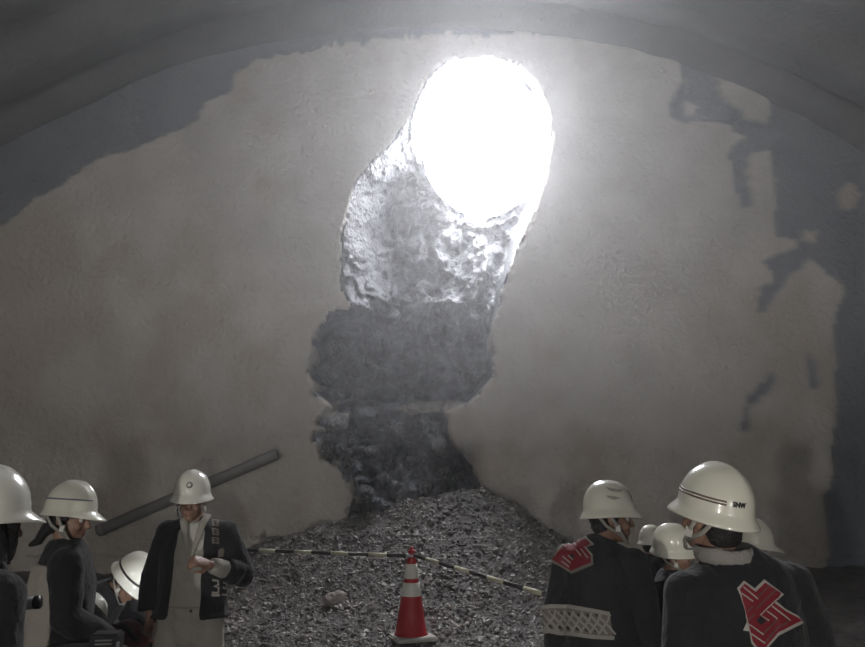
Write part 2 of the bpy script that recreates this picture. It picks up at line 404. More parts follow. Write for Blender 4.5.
# gravel: countless chips as one mesh
def chip(r, seed):
    bm = bmesh.new(); bmesh.ops.create_icosphere(bm, subdivisions=1, radius=1); rr = random.Random(seed)
    V = [Vector((v.co.x*rr.uniform(.6, 1.25), v.co.y*rr.uniform(.6, 1.25), v.co.z*rr.uniform(.45, .95)))*r for v in bm.verts]
    Fc = [[v.index for v in f.verts] for f in bm.faces]; bm.free(); return V, Fc
shapes = [chip(1, s) for s in range(12)]
V, Fc = [], []
for i in range(12000):
    y = random.uniform(5.6, 8.85); x = random.uniform(-2.9, 2.2)
    z0 = gz(x, y)
    if z0 < .05 and random.random() < .6: continue
    s = random.uniform(.009, .026)*(1 if random.random() < .93 else 1.6)
    M = Matrix.Translation((x, y, z0+s*.15)) @ Euler((random.uniform(-.6, .6), random.uniform(-.6, .6), random.uniform(0, 6.3))).to_matrix().to_4x4() @ Matrix.Diagonal((s*random.uniform(.8, 1.6), s, s*.8, 1))
    v, f = shapes[i % 12]; k0 = len(V); V += [M @ p for p in v]; Fc += [[q+k0 for q in t] for t in f]
gv = mesh('gravel', V, Fc, 'stone', smooth=False); tag(gv, 'loose dark gravel covering the muck heap', 'gravel', kind='stuff')
# single rocks
rock_me = []
for s in range(6):
    bm = bmesh.new(); bmesh.ops.create_icosphere(bm, subdivisions=3, radius=1)
    c0 = np.array([v.co[:] for v in bm.verts]); d = 1+fbm(c0+s*9, 1.1, 3, 200+s)*.55; c1 = c0*d[:, None]
    pls = np.array([[random.gauss(0, 1) for _ in range(3)] for _ in range(7)]); pls /= np.linalg.norm(pls, axis=1)[:, None]
    for pn in pls:
        e = c1 @ pn-.72; c1 = c1-np.maximum(e, 0)[:, None]*pn*.85
    for v, p in zip(bm.verts, c1): v.co = p
    m_ = bpy.data.meshes.new('rock'); bm.to_mesh(m_); bm.free(); m_.materials.append(MATS['stone']); rock_me.append(m_)
def hit_ground(px, py):
    d = ray(px, py).normalized(); h = GBVH.ray_cast(Vector((0, 0, CAMZ)), d); return h[0]
pale = rock_me[0].copy(); pale.materials.clear(); pale.materials.append(MATS['pale_stone'])
p = hit_ground(336, 604)
o = bpy.data.objects.new('rock', pale); C.objects.link(o); o.location = p+Vector((0, .04, .035)); o.scale = (.12, .09, .085); o.rotation_euler = (.3, .2, .5)
tag(o, 'pale pinkish angular rock, largest on the muck heap left of the cone', 'rock')
for i, (px, py, r_) in enumerate([(431, 524, .075), (447, 514, .06), (452, 500, .06), (440, 508, .05), (468, 531, .045), (462, 545, .04), (480, 548, .045), (300, 575, .045), (375, 560, .04),
                                  (352, 575, .045), (276, 605, .05), (320, 622, .045), (365, 612, .045), (300, 640, .05), (455, 590, .045), (480, 605, .045), (500, 570, .04), (470, 622, .04),
                                  (515, 610, .04), (345, 548, .04), (392, 535, .05), (408, 520, .05), (420, 545, .035), (265, 625, .05), (500, 592, .035), (285, 590, .04), (390, 590, .035), (440, 560, .035)]):
    p = hit_ground(px, py)
    o = bpy.data.objects.new('rock', rock_me[i % 6]); C.objects.link(o); r_ *= .8
    o.location = p+Vector((0, 0, r_*.25)); o.scale = (r_*random.uniform(.9, 1.4), r_, r_*random.uniform(.65, .9)); o.rotation_euler = (random.uniform(-.4, .4), random.uniform(-.4, .4), random.uniform(0, 6))
    tag(o, 'small dark grey rock lying among gravel on the muck heap', 'rock', 'dark rocks on the muck heap')

bpy.context.view_layer.update()
RB = BVHTree.FromPolygons([v.co for v in rk.data.vertices], [list(q.vertices) for q in rk.data.polygons])
wet = [m_.copy() for m_ in rock_me]
for m_ in wet: m_.materials.clear(); m_.materials.append(MATS['boulder_rock'])
for i, (px, py, r_) in enumerate([(338, 425, .13), (328, 448, .14), (350, 462, .12), (372, 452, .11), (395, 432, .12), (425, 425, .17), (440, 447, .15), (412, 462, .13), (385, 478, .14), (365, 492, .12),
                                  (445, 475, .14), (425, 488, .12), (400, 498, .11), (352, 440, .1), (335, 350, .13), (325, 380, .11), (478, 372, .12), (488, 340, .1)]):
    h = RB.ray_cast(Vector((0, 0, CAMZ)), ray(px, py).normalized())[0]
    if h is None: continue
    o = bpy.data.objects.new('boulder', wet[i % 6]); C.objects.link(o); o.location = h+Vector((0, -.03, 0)); o.scale = (r_*random.uniform(.9, 1.35), r_*.8, r_*random.uniform(.7, 1.05))
    o.rotation_euler = (random.uniform(-.6, .6), random.uniform(-.6, .6), random.uniform(0, 6))
    tag(o, 'dark wet boulder lodged in the rock gouge above the heap', 'boulder', 'boulders lodged in the gouge')
# ------------------------------------------------------------------ traffic cones and striped bars
def lathe(prof, n=32):
    V, Fc = [], []
    for r_, z in prof:
        for j in range(n): V.append((r_*math.cos(2*math.pi*j/n), r_*math.sin(2*math.pi*j/n), z))
    for i in range(len(prof)-1): Fc += [(i*n+j, i*n+(j+1) % n, (i+1)*n+(j+1) % n, (i+1)*n+j) for j in range(n)]
    Fc.append(tuple(range(n))[::-1]); k0 = (len(prof)-1)*n; Fc.append(tuple(range(k0, k0+n)))
    return V, Fc
def cone(loc, label, rz=0):
    t = empty('traffic_cone', loc, rz); tag(t, label, 'traffic cone', 'cones holding the striped bars')
    bevel_box('base', (0, 0, .0175), (.19, .19, .0175), 'cone_base', t, .012)
    rad = lambda z: .142-(z-.035)/(.66)*(.142-.036)
    mesh('body', *lathe([(rad(.035)+.012, .034), (rad(.05), .05)]+[(rad(z), z) for z in (.2, .35, .5, .63, .675)]+[(.03, .69)]), 'cone_red', t)
    for z0, z1 in ((.36, .475), (.51, .635)):
        mesh('reflective_sleeve', *lathe([(rad(z0)+.001, z0), (rad(z0)+.004, z0+.003), (rad(z1)+.004, z1-.003), (rad(z1)+.001, z1)]), 'cone_reflective', t)
    mesh('cap', *lathe([(.034, .685), (.022, .70), (.02, .715), (.034, .728), (.036, .745), (.026, .755), (.018, .76), (.018, .775), (.012, .782)]), 'cone_red', t)
    return t
def bar(p0, p1, label, m2='bar_cream', n=6):
    p0, p1 = Vector(p0), Vector(p1); L = (p1-p0).length
    t = empty('striped_bar', p0); t.rotation_euler = (p1-p0).to_track_quat('X', 'Z').to_euler(); tag(t, label, 'barrier bar')
    mesh('tube', *tube([(.05, 0, 0), (L-.05, 0, 0)], [.017, .017], 12, (0, 0, 1)), 'bar_black', t)
    for i in range(n):
        x = .13+(L-.26)*(i+.25)/n
        mesh('stripe', *tube([(x, 0, 0), (x+(L-.26)/n*.47, 0, 0)], [.0185, .0185], 12, (0, 0, 1)), m2, t)
    for x in (0, L):                                              # end loops that drop over the cone caps
        V, Fc = [], []
        for a in range(20):
            for b in range(8):
                A_, B_ = 2*math.pi*a/20, 2*math.pi*b/8; r_ = .044+.007*math.cos(B_)
                V.append((x+r_*math.cos(A_), r_*math.sin(A_), .007*math.sin(B_)))
        for a in range(20): Fc += [(a*8+b, ((a+1) % 20)*8+b, ((a+1) % 20)*8+(b+1) % 8, a*8+(b+1) % 8) for b in range(8)]
        mesh('end_loop', V, Fc, 'bar_white', t)
    return t
CY_ = 6.7
c1 = at(411, 636, CY_); c1.z = gz(c1.x, c1.y)-.005
print('CONE ground', c1, 'target z', at(411, 636, CY_).z)
cone(c1, 'red traffic cone with two white bands standing in front of the heap', .35)
def cone_end(px, py, Y):
    c = at(px, py, Y); return Vector((c.x, Y, gz(c.x, Y)-.005))
cl = cone_end(205, 548, 7.3); cr = cone_end(568, 592, 5.2)
print('ENDS', cl, at(205, 548, 7.3).z-.7, cr, at(568, 592, 5.2).z-.7)
cone(cl, 'red traffic cone half hidden behind the man in open dark coat', .2)
cone(cr, 'red traffic cone hidden behind the worker with wave patterned coat hem', .5)
up_ = Vector((0, 0, .70))
bar(cl+up_, c1+up_, 'black and cream striped bar from the cone leftwards', n=5)
bar(c1+up_+Vector((0, 0, .012)), cr+up_, 'black and cream striped bar from the cone rightwards', n=4)

# ------------------------------------------------------------------ cast shadow stripe on the face, built as a dark tube
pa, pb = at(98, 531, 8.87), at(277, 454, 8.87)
pe = empty('shadow_stripe', pa); tag(pe, 'diagonal shadow stripe built as a dark tube on the tunnel face behind the open coat man', 'pole')  # no real pole; the tube stands in for a cast shadow
mesh('pole', *tube([Vector((0, 0, 0)), pb-pa], [.07, .07], 14, (0, 1, 0)), 'shadow_stripe_grey', pe)  # made-up tube standing in for a cast shadow
for q_ in (.02,): mesh('stripe_end', *tube([(pb-pa)*(q_-.012), (pb-pa)*(q_+.012)], [.076, .076], 14, (0, 1, 0)), 'shadow_stripe_grey', pe)  # end ring of the same shadow stand-in tube

# ------------------------------------------------------------------ people
HEADC = Vector((0, -.015, 1.585))
def head_pieces(M):
    def e(c, r): return ell(M @ Vector(c), r, M.to_3x3())
    def t(P, r, **k): return tube([M @ Vector(q) for q in P], r, 10, rnd=True, **k)
    return [e((0, .012, .03), (.076, .096, .088)), e((0, -.028, -.03), (.061, .068, .085)), e((0, -.066, -.093), (.027, .024, .021)),
            t([(0, -.088, .014), (0, -.108, -.018), (0, -.112, -.026)], [.008, .013, .013]), e((0, -.098, -.03), (.018, .012, .009)),
            t([(-.042, -.084, .021), (0, -.093, .023), (.042, -.084, .021)], [.008, .009, .008], ref=(0, 0, 1)),
            e((.037, -.072, -.03), (.022, .02, .022)), e((-.037, -.072, -.03), (.022, .02, .022)),
            t([(-.022, -.088, -.058), (0, -.096, -.056), (.022, -.088, -.058)], [.005, .007, .005], ref=(0, 0, 1)),
            t([(-.02, -.087, -.069), (0, -.094, -.07), (.02, -.087, -.069)], [.005, .007, .005], ref=(0, 0, 1)),
            e((.079, .012, -.005), (.009, .02, .032)), e((-.079, .012, -.005), (.009, .02, .032))]
def hand_pieces(w, d, n, curl=.5, side=1):
    """w wrist point, d along the hand, n the way the palm faces; thumb on side*(d x n)"""
    w, d, n = Vector(w), Vector(d).normalized(), Vector(n); n = (n-d*n.dot(d)).normalized(); s = d.cross(n)*side
    out = [tube([w-d*.02, w+d*.03, w+d*.065, w+d*.09], [(.027, .02), (.036, .017), (.041, .015), (.04, .012)], 12, s, rnd=True)]
    for k_, (o_, L) in enumerate(((.03, .072), (.01, .080), (-.011, .074), (-.031, .058))):
        P = [w+d*.082+s*o_*.95]; a = 0.; q = P[0].copy()
        for f, ca in ((.45, .55), (.32, 1.0), (.23, .8)):
            a += curl*ca; q = q+(d*math.cos(a)+n*math.sin(a))*L*f; P.append(q.copy())
        out.append(tube(P, [.0095, .009, .0085, .0075], 8, s, rnd=True))
    P = [w+d*.02+s*.025, w+d*.05+s*.05+n*.012*(1+curl), w+d*.08+s*.055+n*.03*curl, w+d*.1+s*.05+n*.045*curl]
    out.append(tube(P, [.013, .0115, .010, .008], 8, n, rnd=True))
    return out

def helmet(parent, M, style, m='helmet_white', stripe=None, badge=False, strap='strap_tan', text=None, marks=False):
    """hard hat in head space: elliptical dome with brim (full) or front peak (cap)"""
    rot = Matrix.Translation((0, 0, .014)) @ Matrix.Rotation(R(-4), 4, 'X')
    H = bpy.data.objects.new('helmet', None)
    n = 48
    def pt(a, rr, z, br=0.):
        c_, s_ = math.cos(a), math.sin(a)                          # front is -Y
        front = max(0, -s_)
        if style == 'full':
            ex = br*(.021+.014*front**2); dz = -br*(.018+.010*front**2)
        else:
            ex = br*(.010+.050*front**3); dz = -br*(.010+.016*front**3)
        return Vector((c_*(.112*rr+ex), .004+s_*(.132*rr+ex), z+dz))
    prof = []
    for i in range(13):
        a = math.pi/2*(1-i/12); prof.append((math.cos(a)**.86, .038+.140*math.sin(a), 0.))
    prof += [(1.0, .030, .10), (1.005, .024, .45), (1.005, .018, .85), (1.005, .014, 1.0), (1.0, .009, .98), (.985, .014, .5), (.965, .022, 0.), (.93, .06, 0.), (.75, .115, 0.), (.4, .148, 0.), (.05, .158, 0.)]
    V, Fc = [], []
    for rr, z, br in prof:
        for j in range(n):
            a = 2*math.pi*j/n; p_ = pt(a, max(rr, .004), z, br)
            # crown ridges running front to back
            if br == 0 and z > .06 and rr < .97 and style != 'plain':
                p_.z += .006*math.exp(-(p_.x/.018)**2)*(1 if style == 'full' else 1.7)
                if style == 'cap': p_.z += .004*(math.exp(-((abs(p_.x)-.045)/.010)**2))
            V.append(p_)
    k_ = len(prof)
    for i in range(k_-1): Fc += [(i*n+j, (i+1)*n+j, (i+1)*n+(j+1) % n, i*n+(j+1) % n) for j in range(n)]
    T = M @ rot
    hm = mesh('helmet', [T @ v for v in V], Fc, m, parent)
    def band(z0, z1, a0, a1, off, mt, nm):
        Vb, Fb = [], []; N_ = 40
        for i in range(N_+1):
            a = a0+(a1-a0)*i/N_
            for z in (z0, z1):
                sn = (z-.038)/.140; rr = math.cos(math.asin(max(0, min(1, sn))))**.86
                q = pt(a, rr, z); o_ = Vector((q.x, q.y, .02)).normalized()*off; Vb += [T @ (q+o_*.2), T @ (q+o_)]
        for i in range(N_):
            b = i*4; Fb += [(b, b+4, b+5, b+1), (b+1, b+5, b+7, b+3), (b+3, b+7, b+6, b+2)]
        return mesh(nm, Vb, Fb, mt, hm)
    if stripe:
        for z0, z1 in stripe[1]: band(z0, z1, stripe[2], stripe[3], .0016, stripe[0], 'stripe')
    def on_dome(a, z, off=.002):
        rr = math.cos(math.asin((z-.038)/.140))**.86; q = pt(a, rr, z); return T @ (q+Vector((q.x, q.y, .05)).normalized()*off), (T.to_3x3() @ Vector((q.x/.0139, q.y/.0196, (z-.038)/.0174)).normalized())
    if badge:
        c_, nn = on_dome(R(-90), .092, .001); fr = nn.to_track_quat('Z', 'Y').to_matrix().to_4x4()
        Vb, Fb = lathe([(.019, -.004), (.019, .003), (.016, .004)], 20)
        mesh('badge', [c_+fr.to_3x3() @ Vector(v) for v in Vb], Fb, 'badge_grey', hm)
        Vb, Fb = lathe([(.012, .0), (.012, .0048), (.009, .005)], 16)
        mesh('badge_mark', [c_+fr.to_3x3() @ Vector(v) for v in Vb], Fb, 'helmet_white', hm)
    if marks:                                                      # small sticker strokes on the side
        for ai in (-64, -58, -53):
            c_, nn = on_dome(R(ai), .06, .001); fr = nn.to_track_quat('Z', 'Y').to_matrix()
            mesh('sticker', *box(c_, (.0028, .010, .0012), fr), 'strap_tan', hm, False)
    if text:
        fc = bpy.data.curves.new('t', 'FONT'); fc.body = text[0]; fc.size = text[3]; fc.align_x = 'CENTER'; fc.extrude = .0006; fc.offset = .0012
        fo = bpy.data.objects.new('t', fc); C.objects.link(fo); dg = bpy.context.evaluated_depsgraph_get()
        tm = bpy.data.meshes.new_from_object(fo.evaluated_get(dg)); bpy.data.objects.remove(fo)
        tm.materials.clear()
        for v in tm.vertices:
            a = R(text[1])+v.co.x/.135; z = text[2]+v.co.y
            c_, nn = on_dome(a, z, .0022+v.co.z); v.co = c_
        link('lettering', tm, 'ink', hm, False)
    mesh('liner', [T @ v for v in ell((0, .004, .05), (.098, .12, .085), None, 20, 10)[0]], ell((0, 0, 0), (1, 1, 1), None, 20, 10)[1], 'liner', hm)
    if strap:
        P = [(-.098, .03, .03), (-.09, -.01, -.03), (-.072, -.045, -.085), (-.03, -.075, -.118), (0, -.082, -.121), (.03, -.075, -.118), (.072, -.045, -.085), (.09, -.01, -.03), (.098, .03, .03)]
        st = mesh('chin_strap', *tube([M @ Vector(q) for q in P], [(.009, .003)]*9, 8, M.to_3x3() @ Vector((0, 1, 0))), strap, hm)
        for s_ in (-1, 1):
            mesh('strap_rear', *tube([M @ Vector(q) for q in ((s_*.088, .09, .025), (s_*.09, .04, -.035), (s_*.076, -.035, -.078))], [(.008, .003)]*3, 8, M.to_3x3() @ Vector((0, 1, 0))), strap, hm)
            mesh('buckle', *box(M @ Vector((s_*.086, -.018, -.045)), (.005, .011, .016), M.to_3x3()), 'buckle', hm, False)
    return hm

def person(label, top, yaw, head=(0, 0, 0), J=None, coat='coat_black', open_front=False, hem=.78, trousers='navy_trousers', hair=None, hands=None, vox=.007,
           hel=None, torso_lean=0, width=1., extra_hair=None, feet=None, coat_len=None, ground=0., sc=None, coat_name='coat', sleeve=1.):
    """top = world point of the helmet crown"""
    J0 = dict(pel=(0, 0, .92), wai=(0, .0, 1.06), che=(0, .005, 1.26), sho=(0, .012, 1.40), nek=(0, .012, 1.455), hea=HEADC,
              sL=(.175, .015, 1.385), sR=(-.175, .015, 1.385), eL=(.235, .03, 1.12), eR=(-.235, .03, 1.12), wL=(.25, -.05, .89), wR=(-.25, -.05, .89),
              hL=(.085, 0, .90), hR=(-.085, 0, .90), kL=(.10, -.01, .49), kR=(-.10, -.01, .49), aL=(.105, .02, .085), aR=(-.105, .02, .085))
    J0.update(J or {}); J = {k_: Vector(v) for k_, v in J0.items()}
    top = Vector(top); ground = max(0., gz(top.x, top.y))
    M = Matrix.Translation(J['hea']) @ Euler((R(head[0]), R(head[1]), R(head[2])), 'ZXY').to_matrix().to_4x4()
    crown = M @ Vector((0, 0, .192))
    sc = sc or (top.z-ground)/crown.z
    rz = R(yaw); Rz = Matrix.Rotation(rz, 3, 'Z')
    off = Rz @ (crown*sc); root = empty('person', (top.x-off.x, top.y-off.y, ground), rz, sc)
    tag(root, label, 'person', 'tunnel workers and visitors in hard hats')
    w = width
    # body: one continuous surface
    P = head_pieces(M)
    P.append(tube([M @ Vector((0, .015, -.05)), J['nek'], J['sho']-Vector((0, 0, .02))], [.052, .056, .062], 14))
    P.append(tube([J['pel']-(J['wai']-J['pel'])*.5, J['pel'], J['wai'], J['che'], J['sho'], J['nek']], [(.13, .09), (.155, .105), (.14, .095), (.165, .11), (.155, .085), (.06, .055)], 18, rnd=True))
    for s in 'LR':
        P.append(tube([J['s'+s], (J['s'+s]+J['e'+s])/2, J['e'+s]], [.056, .048, .04], 12, rnd=True))
        P.append(tube([J['e'+s], J['e'+s].lerp(J['w'+s], .3), J['w'+s]], [.04, .041, .026], 12, rnd=True))
        P.append(tube([J['h'+s], J['h'+s].lerp(J['k'+s], .4), J['k'+s]], [.085, .078, .055], 14, rnd=True))
        P.append(tube([J['k'+s], J['k'+s].lerp(J['a'+s], .3), J['a'+s]], [.055, .056, .036], 14, rnd=True))
        ft = J['a'+s]+Vector((0, -.14, -.045)); P.append(tube([J['a'+s]+Vector((0, .045, -.04)), J['a'+s]+Vector((0, -.02, -.035)), ft], [(.033, .03), (.036, .035), (.04, .022)], 12, rnd=True))
        hd = (hands or {}).get(s)
        d = (J['w'+s]-J['e'+s]).normalized()
        if hd: P += hand_pieces(J['w'+s], hd[0] or d, hd[1], hd[2], hd[3])
        else: P += hand_pieces(J['w'+s], d, (1 if s == 'R' else -1, -.2, 0), .45, -1 if s == 'R' else 1)
    remesh('body', P, 'skin', root, vox, 2)
    for s in (-1, 1):
        ey = mesh('eye', *ell(M @ Vector((s*.031, -.079, .003)), (.0125,)*3, None, 12, 8), 'eye_white', root)
        mesh('iris', *ell(M @ Vector((s*.031, -.0885, .002)), (.006, .004, .006), M.to_3x3(), 10, 6), 'iris', ey)
    if hair:
        hp = [ell(M @ Vector((0, .03, .03)), (.083, .09, .092), M.to_3x3()), ell(M @ Vector((0, .052, -.03)), (.066, .046, .055), M.to_3x3()),
              ell(M @ Vector((.072, -.005, .025)), (.014, .025, .045), M.to_3x3()), ell(M @ Vector((-.072, -.005, .025)), (.014, .025, .045), M.to_3x3())]
        if hair == 'long':
            hp += [tube([M @ Vector(q) for q in ((0, .07, 0), (0, .095, -.09), (0, .105, -.19))], [(.08, .05), (.085, .045), (.06, .025)], 14, rnd=True)]
            for s in (-1, 1): hp += [tube([M @ Vector(q) for q in ((s*.075, .02, .02), (s*.085, .0, -.07), (s*.08, -.02, -.16), (s*.07, -.03, -.23))], [.03, .034, .03, .012], 10, rnd=True),
                                     tube([M @ Vector(q) for q in ((s*.07, -.05, .04), (s*.08, -.05, -.03), (s*.085, -.05, -.1))], [.016, .018, .01], 10, rnd=True)]
        if hair == 'tail':
            hp += [tube([M @ Vector(q) for q in ((0, .085, -.02), (0, .11, -.08), (0, .13, -.13), (0, .165, -.15))], [(.05, .03), (.05, .028), (.035, .02), (.012, .01)], 12, rnd=True)]
        remesh('hair', hp, 'hair', root, .008, 3, .006, 30, 3)
    # coat
    sp = [J['pel'], J['wai'], J['che'], J['sho'], J['nek']]
    hm_c = J['pel']+(J['pel']-J['wai']).normalized()*(J['pel'].z-hem) if coat_len is None else J['pel']+(J['pel']-J['wai']).normalized()*coat_len
    cp = [hm_c]+sp+[J['nek']+(J['nek']-J['sho']).normalized()*.025]
    rad = [(.235*w, .175), (.215*w, .16), (.20*w, .148), (.205*w, .148), (.185*w, .112), (.105, .088), (.072, .072)]
    if open_front: pieces = [tube(cp, rad, 40, a0=R(open_front[1]), a1=R(open_front[0]+360), th=.024)]
    else: pieces = [tube(cp, rad, 28)]
    for s in 'LR':
        a, b, c_ = J['s'+s], J['e'+s], J['w'+s]; inn = a.lerp(J['sho'], .45)
        sl = sleeve[s] if isinstance(sleeve, dict) else sleeve; cu = b.lerp(c_, .86*sl)
        pieces.append(tube([inn, a, a.lerp(b, .5), b, b.lerp(c_, .4*sl), cu], [.075, .08, .074, .070, .070, .066], 16, ref=(0, .3, 1) if abs(a.z-b.z) < .1 else (1, 0, 0)))
        pieces.append(ell(a+Vector((0, 0, -.004)), (.078,)*3)); pieces.append(ell(b, (.069,)*3))
    co_ = remesh(coat_name, pieces, coat, root, .0085, 5, .011, 7., int(abs(top.x*100)) % 40)
    # trousers and boots
    tp = [tube([J['pel']+(J['wai']-J['pel'])*.6, J['pel'], J['pel']+(J['pel']-J['wai'])*.55], [(.168, .122), (.178, .13), (.165, .12)], 20, rnd=True)]
    for s in 'LR':
        tp += [tube([J['h'+s], J['h'+s].lerp(J['k'+s], .5), J['k'+s]], [.102, .096, .082], 16), ell(J['k'+s], (.081,)*3), ell(J['h'+s], (.101,)*3),
               tube([J['k'+s], J['k'+s].lerp(J['a'+s], .5), J['k'+s].lerp(J['a'+s], .93)], [.081, .08, .078], 16)]
        a = J['a'+s]
        remesh('boot', [tube([a+Vector((0, .0, .16)), a+Vector((0, .0, .03)), a+Vector((0, .01, -.03))], [.056, .052, .05], 14),
                        tube([a+Vector((0, .055, -.04)), a+Vector((0, -.03, -.035)), a+Vector((0, -.17, -.05))], [(.042, .04), (.046, .045), (.045, .03)], 14, rnd=True)], 'boot_rubber', root, .012, 2)
    remesh('trousers', tp, trousers, root, .011, 4, .009, 7., 5)
    if hel: helmet(root, M, **hel)
    bpy.context.view_layer.update()
    return root, J, M, co_

# prints lie on the cloth: traced points are dropped onto the surface and keep its shape
def decal(obj, polys, m, name, parent, off=.002, cell=1.6, split=True):
    bpy.context.view_layer.update()
    me = obj.data; mw = obj.matrix_world; inv = mw.inverted()
    bv = BVHTree.FromPolygons([v.co for v in me.vertices], [list(q.vertices) for q in me.polygons])
    co_ = inv @ Vector((0, 0, CAMZ)); bm = bmesh.new()
    for pg in polys:
        b2 = bmesh.new(); f = b2.faces.new([b2.verts.new((x, y, 0)) for x, y in pg])
        bmesh.ops.triangulate(b2, faces=[f])
        for _ in range(5):
            es = [e for e in b2.edges if e.calc_length() > cell]
            if not es: break
            bmesh.ops.subdivide_edges(b2, edges=es, cuts=1); bmesh.ops.triangulate(b2, faces=b2.faces[:])
        mp = {}
        for v in b2.verts:
            d = (inv.to_3x3() @ ray(v.co.x, v.co.y)).normalized(); h = bv.ray_cast(co_, d)
            if h[0] is not None: mp[v.index] = (h[0]+h[1]*off)
        b2.verts.index_update(); vs = {}
        for f in b2.faces:
            idx = [v.index for v in f.verts]
            if all(i in mp for i in idx) and max((mp[idx[i]]-mp[idx[i-1]]).length for i in range(3)) < .06:
                for i in idx:
                    if i not in vs: vs[i] = bm.verts.new(mp[i])
                bm.faces.new([vs[i] for i in idx])
        b2.free()
    me2 = bpy.data.meshes.new(name); bm.to_mesh(me2); bm.free()
    o = link(name, me2, m, parent); o.matrix_parent_inverse = Matrix.Identity(4)
    return o
def stroke(pts, w):
    L, Rr_ = [], []
    for i, (x, y) in enumerate(pts):
        a = pts[max(i-1, 0)]; b = pts[min(i+1, len(pts)-1)]; dx, dy = b[0]-a[0], b[1]-a[1]; l = math.hypot(dx, dy) or 1
        L.append((x-dy/l*w/2, y+dx/l*w/2)); Rr_.append((x+dy/l*w/2, y-dx/l*w/2))
    return L+Rr_[::-1]

FULL = dict(style='full'); CAP = dict(style='cap')
# --- front right worker, seen from behind
a, J, M, ct = person('large worker at right front seen from behind, red emblem on black coat', at(718, 463, 2.42), -168, head=(-10, -5, 16), hem=.70, width=1.12, hair='short', vox=.006,
    J=dict(hea=(.045, -.015, 1.585), nek=(.03, .012, 1.45), sL=(.175, .02, 1.35), sR=(-.195, .02, 1.37), eL=(.235, .06, 1.1), eR=(-.27, .04, 1.1)),
    hel=dict(style='full', m='helmet_cream', stripe=('brown_stripe', [(.062, .068), (.072, .078)], R(-190), R(50)), strap='strap_tan', text=('SNW', 70, .064, .022)))
def crop(ox, oy, s): return lambda pts: [(ox+x/s, oy+y/s) for x, y in pts]
c_ = crop(725, 570, 8.4)
em = decal(ct, [c_([(100, 155), (155, 92), (245, 155), (325, 80), (490, 205), (425, 262), (500, 325), (610, 385), (655, 445), (450, 548), (365, 640), (340, 700), (280, 690), (218, 615), (200, 515), (150, 508), (180, 440), (165, 340), (150, 290), (125, 210)])], 'print_white', 'emblem', a, .003)
decal(ct, [c_([(122, 160), (160, 118), (250, 185), (330, 108), (465, 195), (385, 268), (285, 375), (330, 360), (410, 280), (500, 345), (605, 400), (632, 425), (440, 525), (345, 630), (330, 690), (285, 670), (225, 595), (195, 470), (165, 330), (140, 240)])], 'print_red', 'red_print', em, .005)
decal(ct, [c_(stroke(s, 11)) for s in ([(145, 145), (265, 245)], [(130, 195), (225, 265)], [(340, 345), (430, 410)], [(380, 300), (535, 425)], [(190, 455), (310, 540)], [(205, 530), (325, 610)], [(430, 240), (285, 378), (358, 425)])], 'print_white', 'white_lines', em, .007, 1.)
decal(ct, [c_(stroke(s, 16)) for s in ([(365, 130), (270, 225)], [(415, 170), (250, 325)], [(225, 305), (180, 350)], [(240, 370), (190, 415)], [(530, 428), (425, 490), (330, 595)], [(430, 412), (315, 530)])], 'print_grey', 'grey_lines', em, .007, 1.)
decal(ct, [c_([(255, 428), (285, 385), (332, 430), (290, 462)])], 'print_black', 'dark_centre', em, .007, 1.)
remesh('collar_towel', [tube([(.032+math.sin(t_)*.086, .012+math.cos(t_)*.084, 1.478-.006*math.cos(t_)) for t_ in np.linspace(-2.5, 2.5, 15)], [(.026, .010)]*15, 10, (0, 0, 1), rnd=True)], 'towel', a, .007, 3, .005, 20)
# --- worker with the wave hem, face turned right
b, J, M, ct = person('worker in charcoal coat with red back emblem and white wave hem, facing right', at(609, 481, 3.6), 152, head=(4, 0, -64), coat='coat_charcoal', hem=.74, hair='short', width=.96,
    J=dict(nek=(-.02, -.015, 1.45), hea=(-.045, -.06, 1.575), sho=(0, 0, 1.395), sL=(.165, .01, 1.37), sR=(-.165, .01, 1.37), eL=(.22, .05, 1.12), eR=(-.215, .02, 1.12)),
    hel=dict(style='full', m='helmet_cream', marks=True, strap='strap_tan'))
hb = [q for q in b.children if q.name.startswith('helmet')][0]
decal(hb, [[(605, 487), (613, 488.5), (623, 490), (620, 492.5), (610, 491)]], 'smudge_grey', 'smudge', hb, .0015, 1.)
decal(hb, [[(606, 495.5), (613, 496), (621, 498), (614, 500), (608, 498)]], 'smudge_grey', 'smudge', hb, .0015, 1.)
c_ = crop(535, 525, 10.8)
em = decal(ct, [c_([(270, 205), (310, 125), (430, 75), (510, 115), (560, 130), (645, 215), (560, 240), (625, 325), (632, 430), (400, 528), (260, 440), (125, 378), (200, 360), (330, 245)])], 'print_tan', 'emblem', b, .003)
decal(ct, [c_([(300, 235), (350, 185), (430, 140), (500, 165), (560, 160), (600, 205), (545, 245), (605, 330), (610, 405), (395, 495), (270, 425), (190, 372), (330, 262)])], 'print_red', 'red_print', em, .005)
decal(ct, [c_(stroke(s, 12)) for s in ([(275, 205), (340, 248)], [(330, 180), (375, 222)], [(385, 165), (450, 222)], [(420, 130), (490, 185)], [(550, 130), (630, 215)], [(535, 235), (620, 330)], [(500, 260), (580, 360)], [(445, 270), (505, 335)], [(360, 330), (420, 375)], [(300, 340), (395, 412)], [(290, 390), (375, 455)])], 'print_white', 'white_lines', em, .007, 1.)
decal(ct, [c_([(375, 335), (405, 310), (440, 345), (410, 370)])], 'print_black', 'dark_centre', em, .007, 1.)
c_ = crop(530, 590, 8.65)
wb = decal(ct, [c_([(75, 160), (200, 135), (440, 160), (690, 205), (720, 405), (560, 395), (330, 365), (165, 345), (80, 330)])], 'print_tan', 'hem_band', b, .003, 2.)
wl = [[(80, 155), (190, 140), (330, 140), (450, 160), (570, 180), (690, 205)], [(80, 375), (165, 350), (240, 365), (400, 385), (560, 405), (730, 415)]]
